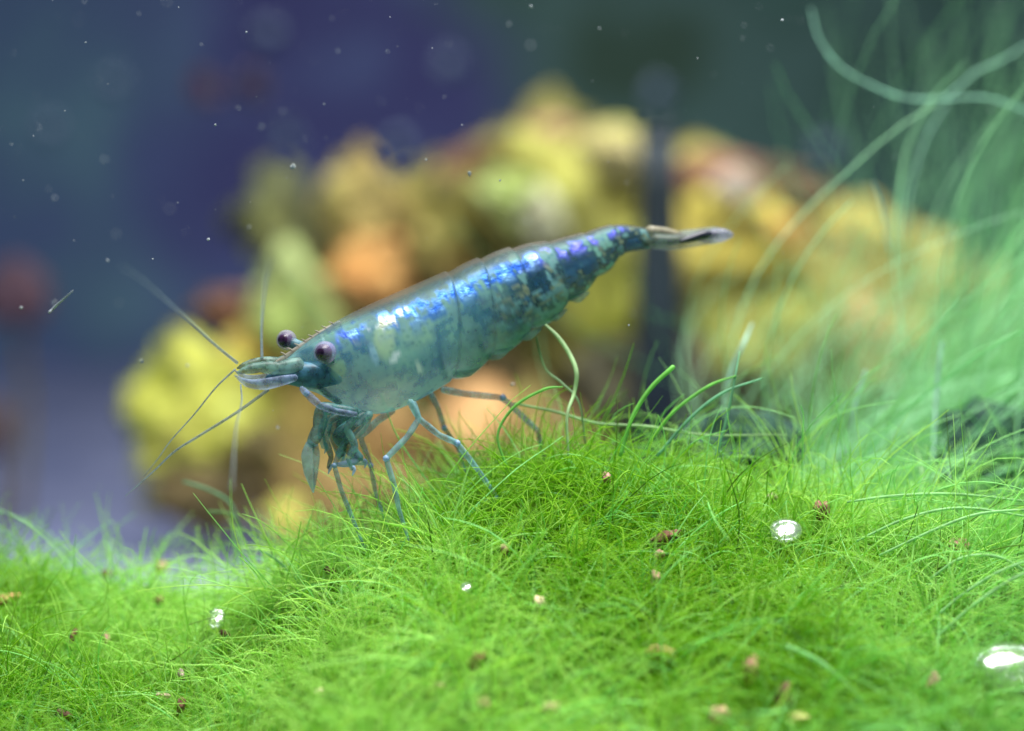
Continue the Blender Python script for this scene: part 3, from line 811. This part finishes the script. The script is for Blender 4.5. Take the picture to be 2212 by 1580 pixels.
def rmat(key, stops):
    if key not in _rm: _rm[key] = rock_mat('rock_' + key, stops, 2.6, crust_shade=None if key == 'dark' or key.startswith('pl5') else CRUST_SHADE)
    return _rm[key]
import bmesh
def rock(label, px, py, y, rx, ry, key, stops, seed, ang=0.0, rough=.42, depth=.85, name='rock', cat='rock', sub_=3):
    bm = bmesh.new()
    bmesh.ops.create_icosphere(bm, subdivisions=sub_ + 1, radius=1.0)
    k = (D + y) / D / S
    ca, sa = math.cos(ang), math.sin(ang)
    for v in bm.verts:
        p = v.co.copy()
        d = mnoise.noise(p * 1.3 + Vector((seed * 3.1, seed * 1.7, 0))) * rough * 1.6 + mnoise.noise(p * 3.1 + Vector((0, seed * 2.3, seed))) * rough * .9 + mnoise.noise(p * 7 + Vector((seed, 0, 3))) * rough * .35
        p *= 1 + d
        x, yy, z = p.x * rx * k, p.y * (rx + ry) / 2 * depth * k, p.z * ry * k
        v.co = Vector((x * ca - z * sa, yy, x * sa + z * ca))
    m = bpy.data.meshes.new(name); bm.to_mesh(m); bm.free()
    m.polygons.foreach_set('use_smooth', [True] * len(m.polygons))
    m.materials.append(rmat(key, stops))
    o = bpy.data.objects.new(name, m); COL.objects.link(o)
    o.location = P(px, py, y)
    return tag(o, label, cat, 'blurred rocks behind the shrimp' if cat == 'rock' else None)

Y0 = 10.5
RK = [
 ('large yellow-green rock at the left foot of the pile', 455, 905, Y0, 125, 150, 'yg', YG, 1, .5),
 ('green-edged low end of the left yellow rock', 385, 985, Y0 - .3, 80, 55, 'yg', YG, 2, .2),
 ('orange-yellow rock just left of the shrimp head', 560, 770, Y0 + .2, 90, 55, 'orange2', [(.3, (.35, .18, .03)), (.5, (.58, .38, .07)), (.7, (.62, .48, .12))], 3, .2),
 ('dark maroon rock behind the upper feelers', 505, 672, Y0 + .8, 85, 50, 'maroon', MAROON, 4, .1),
 ('light green rounded rock above the shrimp eyes', 640, 655, Y0 + .1, 78, 100, 'lime', LIME, 5, .1),
 ('peach orange rock behind the shrimp back', 800, 590, Y0 + .2, 75, 75, 'orange', ORANGE, 6, 0),
 ('tall tan arched rock above the orange one', 775, 450, Y0 + .7, 80, 120, 'tan', TAN, 7, -.15),
 ('olive tan shoulder right of the arched rock', 880, 470, Y0 + .9, 60, 95, 'tan', TAN, 8, .5),
 ('rock with shadow put into its dark green colour left of the arch', 600, 470, Y0 + 2.0, 85, 95, 'shade', [(.3, (.02, .03, .02)), (.5, (.05, .065, .04)), (.7, (.08, .10, .05))], 9, 0),  # shadow beside the arch given as a dark rock colour
 ('brown rock filling the gap behind the shrimp back', 930, 560, Y0 + 1.4, 120, 120, 'ochre', OCHRE, 10, 0),
 ('olive rock under the maroon ridge', 975, 440, Y0 + 1.0, 90, 80, 'olive', [(.3, (.12, .11, .02)), (.5, (.26, .23, .05)), (.7, (.36, .34, .10))], 11, .3),
 ('sloping maroon red ridge stone at the top of the pile', 1020, 345, Y0 + 1.3, 120, 38, 'maroon', MAROON, 12, .42),
 ('large yellow-green rock left of the dark tube', 1210, 400, Y0 + .8, 175, 135, 'yg2', [(.3, (.16, .16, .03)), (.46, (.36, .34, .07)), (.6, (.46, .46, .11)), (.75, (.50, .54, .24))], 13, 0),
 ('bright lime patch of rock with a pale face', 1130, 425, Y0 + .0, 85, 50, 'lime', LIME, 14, -.5),
 ('pale whitish green stone above the shrimp tail root', 1172, 458, Y0 - .5, 40, 55, 'pale', PALE, 15, .2),
 ('pinkish brown stone on the pile crest', 1180, 275, Y0 + .9, 70, 42, 'pink', PINK, 16, -.1),
 ('cream yellow stone on the crest beside the dark tube', 1315, 305, Y0 + .3, 62, 48, 'pale2', [(.3, (.40, .34, .12)), (.5, (.56, .48, .22)), (.7, (.66, .55, .38))], 17, -.3),
 ('red stone touching the dark tube on its left', 1385, 335, Y0 + .8, 35, 45, 'pink', PINK, 18, 0),
 ('yellow-green lower rock left of the dark tube', 1310, 560, Y0 + .9, 100, 150, 'yg', YG, 19, .1),
 ('olive rock below the shrimp tail', 1260, 720, Y0 + 1.0, 130, 120, 'ochre2', [(.3, (.09, .08, .02)), (.5, (.21, .20, .05)), (.7, (.30, .32, .09))], 20, 0),
 ('red pink stone right of the dark tube', 1545, 372, Y0 + .8, 105, 42, 'pink2', [(.3, (.14, .035, .045)), (.5, (.26, .09, .085)), (.7, (.36, .18, .14))], 21, -.1),
 ('small whitish pink stone on the red one', 1590, 388, Y0 + .1, 45, 34, 'pinkpale', [(.3, (.42, .32, .29)), (.6, (.56, .47, .43))], 22, -.3),
 ('dark reddish brown stone at the right end of the crest', 1730, 410, Y0 + 1.2, 105, 48, 'brownred', [(.3, (.05, .03, .03)), (.5, (.11, .06, .05)), (.7, (.18, .11, .08))], 23, -.2),
 ('large bright yellow rock right of the dark tube', 1590, 530, Y0 + .6, 140, 115, 'yel', [(.3, (.30, .24, .04)), (.46, (.56, .46, .08)), (.6, (.64, .55, .13)), (.75, (.60, .36, .12))], 24, -.2),
 ('small orange stone on the yellow rock', 1705, 500, Y0 - .3, 32, 32, 'orange', ORANGE, 25, 0),
 ('yellow tan rock at the right behind the hair algae', 1800, 600, Y0 + .7, 150, 130, 'yel2', [(.3, (.22, .18, .04)), (.5, (.44, .38, .09)), (.65, (.54, .48, .14)), (.75, (.56, .36, .14))], 26, -.3),
 ('green-yellow rock low at the right of the tube', 1640, 730, Y0 + .6, 160, 120, 'yg3', [(.3, (.14, .16, .03)), (.5, (.30, .33, .07)), (.7, (.42, .44, .12))], 27, 0),
 ('orange-spotted rock half hidden by hair algae', 1880, 750, Y0 + .4, 150, 110, 'yel3', [(.3, (.20, .18, .05)), (.52, (.38, .36, .11)), (.62, (.62, .38, .16)), (.75, (.62, .36, .15))], 28, 0),
 ('ochre brown rock below the shrimp head', 640, 960, Y0 + .5, 150, 130, 'ochre', OCHRE, 29, 0),
 ('tan orange rock behind the folded claw legs', 780, 960, Y0 + .8, 120, 110, 'tanor', [(.3, (.28, .15, .06)), (.5, (.46, .26, .10)), (.7, (.62, .38, .17))], 30, 0),
 ('bright peach rock seen between the walking legs', 1020, 920, Y0 + .2, 85, 75, 'peach', [(.3, (.62, .30, .12)), (.5, (.78, .42, .18)), (.7, (.82, .50, .24))], 31, -.1),
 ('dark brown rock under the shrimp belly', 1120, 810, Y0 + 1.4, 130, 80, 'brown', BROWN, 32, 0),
 ('dark stone standing in for the shaded hollow at the base of the left rocks', 440, 1080, Y0 - .6, 110, 62, 'brown', BROWN, 33, -.1),  # dark colour stands for the shade inside a hollow
 ('small dark stone standing in for the shaded hole below the yellow rock', 555, 975, Y0 - .4, 48, 60, 'brown', BROWN, 34, .2),  # another hollow's shade, made as a dark stone
 ('small bright yellow stone at the moss edge', 620, 1125, Y0 - 1.5, 45, 42, 'yellow', [(.3, (.50, .46, .07)), (.6, (.72, .66, .16))], 35, 0),
 ('brown base rock behind the front leg tips', 760, 1090, Y0 - .2, 190, 80, 'ochre3', [(.3, (.09, .05, .02)), (.5, (.22, .13, .05)), (.7, (.34, .20, .09))], 36, 0),
 ('brown red base rock right of the peach rock', 1180, 960, Y0 - .1, 110, 100, 'ochre3', OCHRE, 37, 0),
 ('dark grey rock low behind the arched strands', 1430, 840, Y0 + .4, 150, 110, 'grey', [(.3, (.03, .035, .03)), (.5, (.075, .08, .07)), (.7, (.12, .125, .11))], 38, 0),
]
RK += [
 ('yellow ochre rock far right behind the tall algae', 1985, 660, Y0 + 1.2, 130, 140, 'yel2', [(.3, (.22, .18, .04)), (.5, (.44, .38, .09)), (.7, (.54, .48, .14))], 63, 0),
 ('orange ochre rock at the right edge behind the tall algae', 2130, 740, Y0 + 1.4, 140, 120, 'yel3', [(.3, (.20, .18, .05)), (.7, (.62, .36, .15))], 64, 0),
 ('broad olive brown backing rock behind the left pile', 800, 800, Y0 + 3.0, 190, 300, 'olive2', [(.3, (.10, .07, .02)), (.5, (.22, .17, .05)), (.7, (.30, .26, .08))], 60, 0),
 ('broad olive green backing rock behind the shrimp tail', 1180, 640, Y0 + 3.2, 290, 330, 'olive3', [(.3, (.10, .10, .02)), (.5, (.24, .22, .05)), (.7, (.34, .32, .09))], 61, 0),
 ('broad yellow backing rock behind the right pile', 1690, 680, Y0 + 3.2, 290, 290, 'yel4', [(.3, (.22, .19, .04)), (.5, (.42, .36, .08)), (.7, (.54, .46, .13))], 62, 0),
]
for r_ in RK: rock(*r_[:2], r_[2] + (26 if r_[2] < 345 else 14 if r_[2] < 480 else 0), *r_[3:])
rock('near-black stone added as the shaded hollow behind the hair algae at the right edge', 2130, 980, 1.45, 105, 108, 'dark', POCKET_SHADE, 54, 0, .22)  # two stones added to give the dark pockets their shade
rock('near-black stone added as the shaded gap between the moss and the tall algae', 1590, 972, 1.2, 140, 78, 'dark', POCKET_SHADE, 55, 0, .22)
def plant(label, px, py, y, rx, ry, stops, seed):
    e = empty('red_plant', Vector((P(px, py, y).x, y, FLOOR)))
    tag(e, label, 'plant')
    lf = rock(None, px, py, y, rx, ry, 'pl%d' % seed, stops, seed, .3, .3, .35, 'leaf', None)
    adopt(lf, e)
    b = P(px, py, y)
    st = tube('stem', [(b.x, y + .15, b.z), (b.x + .1, y + .2, (b.z + FLOOR) / 2), (b.x, y + .1, FLOOR - .1)], [.03, .04, .05], rmat('brown', BROWN), None, 8, 5)
    adopt(st, e)
plant('faint dull red leaf on a stem at the left edge', 30, 640, Y0 + 3, 75, 60, [(.3, (.045, .03, .045)), (.6, (.085, .045, .06))], 50)
plant('faint brown leaf low at the left edge', -30, 930, Y0 + 3, 60, 60, [(.3, (.05, .03, .03)), (.6, (.09, .06, .05))], 51)

# the dark tube behind the shrimp tail
tube_mat = plain_mat('dark_tube', (.010, .018, .024), .5, 1, 0, .3, .3, 2)
dt = empty('upright_tube', P(1420, 900, Y0 - 1.2))
tag(dt, 'dark blue grey upright tube behind the shrimp tail', 'tube')
def lathe(name, prof, c, mat, seg=28):
    v, f = [], []
    for r, z in prof:
        for k in range(seg):
            t = 2 * math.pi * k / seg
            v.append((c[0] + r * math.cos(t), c[1] + r * math.sin(t), z))
    for i in range(len(prof) - 1):
        for k in range(seg):
            k2 = (k + 1) % seg
            f.append((i * seg + k, i * seg + k2, (i + 1) * seg + k2, (i + 1) * seg + k))
    f.append(tuple(range(seg))[::-1]); f.append(tuple((len(prof) - 1) * seg + k for k in range(seg)))
    return mesh_obj(name, v, f, mat)
kk = (D + Y0 - 1.2) / D / S
tp, bt = P(1422, 285, Y0 - 1.2), P(1422, 1100, Y0 - 1.2)
zt = lambda py: (CY - py) * kk
o = lathe('shaft', [(54 * kk, zt(1110)), (56 * kk, zt(720)), (52 * kk, zt(600)), (45 * kk, zt(400)), (42 * kk, zt(300))], tp, tube_mat); adopt(o, dt)
o = lathe('cap', [(40 * kk, zt(299)), (44 * kk, zt(292)), (44 * kk, zt(272)), (36 * kk, zt(262)), (16 * kk, zt(257))], tp, tube_mat); adopt(o, dt)

# ------------------------------------------------------------------ crumbs on the moss
def crumb(label, px, py, w, h, ang, colr, seed, lift=.145):
    p = surf(px, py, lift)
    k = (D + p.y) / D / S
    bm = bmesh.new()
    bmesh.ops.create_icosphere(bm, subdivisions=3, radius=1.0)
    ca, sa = math.cos(ang), math.sin(ang)
    for v in bm.verts:
        q = v.co.copy()
        # barrel-like: square off the ends
        q.x = math.copysign(abs(q.x) ** .7, q.x)
        q *= 1 + mnoise.noise(q * 1.8 + Vector((seed * 5.3, 0, seed))) * .45 + mnoise.noise(q * 4.5 + Vector((seed, seed, 0))) * .28
        x, y, z = q.x * w / 2 * k * .92, q.y * h / 2 * k * .92, q.z * h / 2 * k * .92
        v.co = Vector((x * ca - z * sa, y, x * sa + z * ca))
    m = bpy.data.meshes.new('crumb'); bm.to_mesh(m); bm.free()
    m.polygons.foreach_set('use_smooth', [True] * len(m.polygons))
    m.materials.append(plain_mat('crumb', colr, .85, 1, 0, .2, .4, 40))
    o = bpy.data.objects.new('crumb', m); COL.objects.link(o); o.location = p
    return tag(o, label, 'crumb', 'crumbs lying on the moss')
BR = (.17, .085, .055); TN = (.42, .30, .17); PK = (.42, .24, .19); CR = (.62, .55, .34); DB = (.10, .055, .035); OR = (.50, .28, .13)
CRUMBS = [
 ('dark brown cylindrical pellet on the moss left of the white bubble', 1437, 1162, 68, 28, .35, BR),
 ('brown crumb just above right of the white bubble', 1775, 1103, 34, 44, .1, (.24, .12, .09)),
 ('pinkish tan crumb near the right edge among level strands', 2072, 1180, 44, 36, 0, PK),
 ('brown tilted pellet in the lower middle moss', 1030, 1425, 52, 30, .95, (.30, .17, .10)),
 ('round cream crumb in the middle of the moss', 1165, 1302, 26, 28, 0, (.62, .50, .32)),
 ('round tan crumb near the bottom middle', 1045, 1520, 32, 30, 0, TN),
 ('dark brown crumb near the bottom left corner', 138, 1546, 38, 24, -.5, DB),
 ('upright brown crumb low on the left', 391, 1525, 18, 42, -.1, BR),
 ('brown sliver crumb in the left moss', 157, 1376, 16, 40, -.4, BR),
 ('pinkish crumb sliver beside the brown sliver at left', 228, 1378, 14, 30, .3, PK),
 ('small brown crumb at the upper left moss edge', 230, 1240, 22, 18, 0, BR),
 ('small brown crumb above the left bright bubble', 340, 1295, 26, 20, -.6, BR),
 ('hazy pink crumb at the left moss horizon', 347, 1226, 34, 26, .2, PK),
 ('small dark crumb touching the left bright bubble', 486, 1370, 28, 16, -.5, DB),
 ('dark crumb at the moss edge below the leg tips', 712, 1233, 28, 18, -.3, DB),
 ('orange tan crumb at the left edge', 15, 1295, 62, 26, .25, OR),
 ('pale pink crumb standing in the left moss', 392, 1458, 14, 26, .3, (.55, .42, .36)),
 ('flat pale pink crumb low on the left', 352, 1503, 34, 12, -.1, (.55, .42, .30)),
 ('cream crumb low in the left middle moss', 690, 1497, 22, 20, .4, CR),
 ('pinkish crumb in the upper middle moss', 1090, 1186, 18, 28, .3, PK),
 ('upper of two small pinkish crumbs under the dark pellet', 1425, 1198, 22, 22, 0, PK),
 ('lower of two small pinkish crumbs under the dark pellet', 1416, 1250, 22, 40, 0, PK),
 ('broad tan crumb in the lower right middle', 1428, 1410, 66, 34, -.2, (.40, .30, .12)),
 ('brown upright crumb low on the right', 1622, 1446, 34, 66, -.2, (.30, .18, .11)),
 ('dark brown upright crumb at the lower right', 1692, 1506, 32, 70, -.25, (.16, .09, .06)),
 ('tan crumb at the bottom right of the middle', 1553, 1545, 50, 40, .2, TN),
 ('pale yellow crumb at the bottom edge right of the middle', 1725, 1555, 50, 36, 0, (.50, .50, .18)),
 ('faint pink crumb below the rear shrimp leg', 1310, 1032, 18, 26, .1, PK),
 ('faint pink crumb above left of the white bubble', 1668, 1076, 26, 22, .4, (.40, .30, .24)),
 ('tan crumb at the bottom edge near the middle', 1190, 1530, 46, 26, .2, (.38, .36, .16)),
 ('small tan crumb left of the bottom middle', 948, 1485, 20, 22, 0, (.42, .36, .18)),
 ('tan pink sliver at the lower right', 2015, 1472, 20, 44, -.3, PK),
]
for i, c in enumerate(CRUMBS): crumb(*c, seed=i + 1)

# ------------------------------------------------------------------ bubbles
def bubble_mat():
    m, nt, out = new_mat('bubble')
    p = N(nt, 'ShaderNodeBsdfPrincipled')
    p.inputs['Base Color'].default_value = (.92, .97, .95, 1)
    p.inputs['Roughness'].default_value = .2
    p.inputs['IOR'].default_value = 1.33
    p.inputs['Metallic'].default_value = .85
    tc = N(nt, 'ShaderNodeTexCoord'); n1 = N(nt, 'ShaderNodeTexNoise'); n1.inputs['Scale'].default_value = 6
    nt.links.new(tc.outputs['Object'], n1.inputs['Vector'])
    b = N(nt, 'ShaderNodeBump'); b.inputs['Strength'].default_value = .01; b.inputs['Distance'].default_value = .02
    nt.links.new(n1.outputs['Fac'], b.inputs['Height']); nt.links.new(b.outputs[0], p.inputs['Normal'])
    tr = N(nt, 'ShaderNodeBsdfTransparent')
    fr = N(nt, 'ShaderNodeFresnel'); fr.inputs['IOR'].default_value = 1.33
    mr = N(nt, 'ShaderNodeMapRange'); mr.inputs['To Min'].default_value = .34; mr.inputs['To Max'].default_value = .36
    nt.links.new(fr.outputs[0], mr.inputs[0])
    mx = N(nt, 'ShaderNodeMixShader'); nt.links.new(mr.outputs[0], mx.inputs[0])
    nt.links.new(tr.outputs[0], mx.inputs[1]); nt.links.new(p.outputs[0], mx.inputs[2])
    nt.links.new(mx.outputs[0], out.inputs[0]); return m
BUB = bubble_mat()
def bubble(label, px, py, r, lift=.12, sq=(1, 1, 1)):
    p = surf(px, py, lift); k = (D + p.y) / D / S
    o = sphere('air_bubble', (0, 0, 0), r * k, BUB, None, 36, 24, sq)
    o.location = p; o.rotation_euler = (math.radians(42), random.uniform(-.15, .15), 0)
    return tag(o, label, 'bubble', 'air bubbles caught in the moss')
bubble('shiny white air bubble caught in the moss on the right', 1697, 1146, 36, .17, (1, .9, .42))
bubble('smaller shiny air bubble caught in the moss on the left', 467, 1336, 27, .17, (.75, 1.1, .42))
bubble('large shiny air bubble at the right edge behind hairs', 2192, 1442, 82, .17, (1.15, .8, .40))
bubble('tiny yellowish glinting bubble in the middle moss', 1007, 1270, 14, .18, (1, 1, .5))

# ------------------------------------------------------------------ particles in the water
flake_mat = plain_mat('water_speck', (.36, .40, .44), .7, 1, .3, .4, .2, 60)
disc_mat = plain_mat('near_speck', (.17, .22, .32), .8, 1, .5, .2, .15, 60)
pink_disc = plain_mat('near_pink_speck', (.20, .12, .15), .8, 1, .5, .2, .15, 60)
def flake_mesh(seed):
    bm = bmesh.new(); bmesh.ops.create_icosphere(bm, subdivisions=2, radius=1.0)
    for v in bm.verts:
        v.co *= 1 + .6 * mnoise.noise(v.co * 1.7 + Vector((seed * 4.4, seed, 0)))
    m = bpy.data.meshes.new('water_speck'); bm.to_mesh(m); bm.free(); m.materials.append(flake_mat); return m
FM = [flake_mesh(i) for i in range(5)]
def speck(px, py, y, r, i):
    o = bpy.data.objects.new('water_speck', FM[i % 5]); COL.objects.link(o)
    k = (D + y) / D / S * r
    o.location = P(px, py, y); o.scale = (k * random.uniform(.7, 1.3), k, k * random.uniform(.6, 1.2)); o.rotation_euler = (random.random() * 6, random.random() * 6, random.random() * 6)
    tag(o, 'tiny pale speck floating in the water', 'speck', 'pale specks floating in the water')
SPK = [(183, 4, 6), (361, 4, 7), (386, 16, 3), (213, 174, 5), (233, 182, 4), (185, 92, 4), (532, 70, 4), (435, 97, 5), (730, 111, 5), (717, 40, 4), (837, 112, 5),
       (823, 220, 6), (611, 240, 5), (564, 274, 6), (515, 234, 5), (465, 270, 4), (633, 360, 9), (384, 438, 5), (367, 451, 10), (251, 506, 8), (118, 428, 8), (105, 408, 4), (450, 517, 5), (232, 563, 5),
       (538, 491, 4), (588, 491, 4), (1014, 375, 7), (1100, 53, 5), (1146, 98, 6), (1295, 62, 5), (1280, 175, 4), (1147, 14, 6), (1690, 44, 6), (1607, 55, 5), (1664, 104, 4), (1604, 83, 4),
       (1140, 478, 5), (1358, 703, 4), (600, 924, 6), (118, 655, 8), (46, 665, 5), (258, 655, 7), (305, 780, 6), (216, 1050, 5), (1640, 15, 4), (1884, 338, 4), (1935, 338, 4), (25, 312, 5), (83, 275, 4), (50, 390, 4), (225, 345, 5),
       (970, 95, 4), (960, 210, 4), (905, 232, 4), (920, 345, 6), (1080, 390, 4), (700, 225, 4), (660, 300, 4), (300, 30, 4), (140, 240, 4), (330, 560, 4), (160, 520, 4), (1590, 1200, 3), (2140, 238, 6), (1108, 830, 6), (405, 790, 5)]
for i, (a, b, r) in enumerate(SPK):
    speck(a, b, random.uniform(-1.6, 1.0) if r < 6 else random.uniform(-1.8, -.4), r * random.uniform(.32, .6), i)
streak = tube('water_speck', [np.array(P(106, 676, -.4)), np.array(P(120, 662, -.4)), np.array(P(158, 628, -.5))], R(3, 2.6, 1.0), flake_mat, None, 6, 4)
tag(streak, 'thin pale streak of debris floating at the left', 'debris')
# out-of-focus specks close to the glass: (px, py, label)
for i, (a, b, r, lab) in enumerate([
        (580, 78, 22, 'large soft blue disc of an unfocused speck near the top'),
        (972, 145, 20, 'round soft grey blue unfocused speck at top centre'),
        (858, 322, 20, 'soft blue unfocused speck above the tan rock'),
        (612, 290, 20, 'soft blue unfocused speck left of the one above the tan rock'),
        (243, 180, 17, 'soft grey green unfocused speck at upper left'),
        (108, 280, 17, 'faint brownish unfocused speck at the left'),
        (1420, 205, 20, 'faint grey green unfocused speck above the dark tube'),
        (545, 188, 24, 'soft pinkish unfocused speck at upper left of centre'),
        (440, 190, 22, 'fainter mauve unfocused speck beside the pinkish one'),
        (1780, 330, 22, 'faint green unfocused speck left of the dark hollow')]):
    o = bpy.data.objects.new('unfocused_speck', FM[i % 5].copy()); o.data.materials.clear(); o.data.materials.append(pink_disc if a in (545, 440) else disc_mat); COL.objects.link(o)
    y = -3.9
    k = (D + y) / D / S * r * 1.35
    o.location = P(a, b, y); o.scale = (k, k, k)
    tag(o, lab, 'speck')


r5 = np.random.default_rng(77)
fv, ff = [], []
for k in range(420):
    px, py = r5.uniform(-100, 2300), r5.uniform(-60, 1100) * r5.uniform(.3, 1)
    y = r5.uniform(-2.2, 2.5); c = np.array(P(px, py, y)); q = r5.uniform(.8, 2.2) / S
    b0 = len(fv)
    dd = r5.normal(size=(4, 3)); dd /= np.linalg.norm(dd, axis=1)[:, None]
    fv += [c + d_ * q for d_ in dd]
    ff += [(b0, b0 + 1, b0 + 2), (b0, b0 + 2, b0 + 3), (b0, b0 + 3, b0 + 1), (b0 + 1, b0 + 3, b0 + 2)]
dust = mesh_obj('water_dust', fv, ff, flake_mat, None, False)
tag(dust, 'very fine dust drifting all through the tank water', kind='stuff')
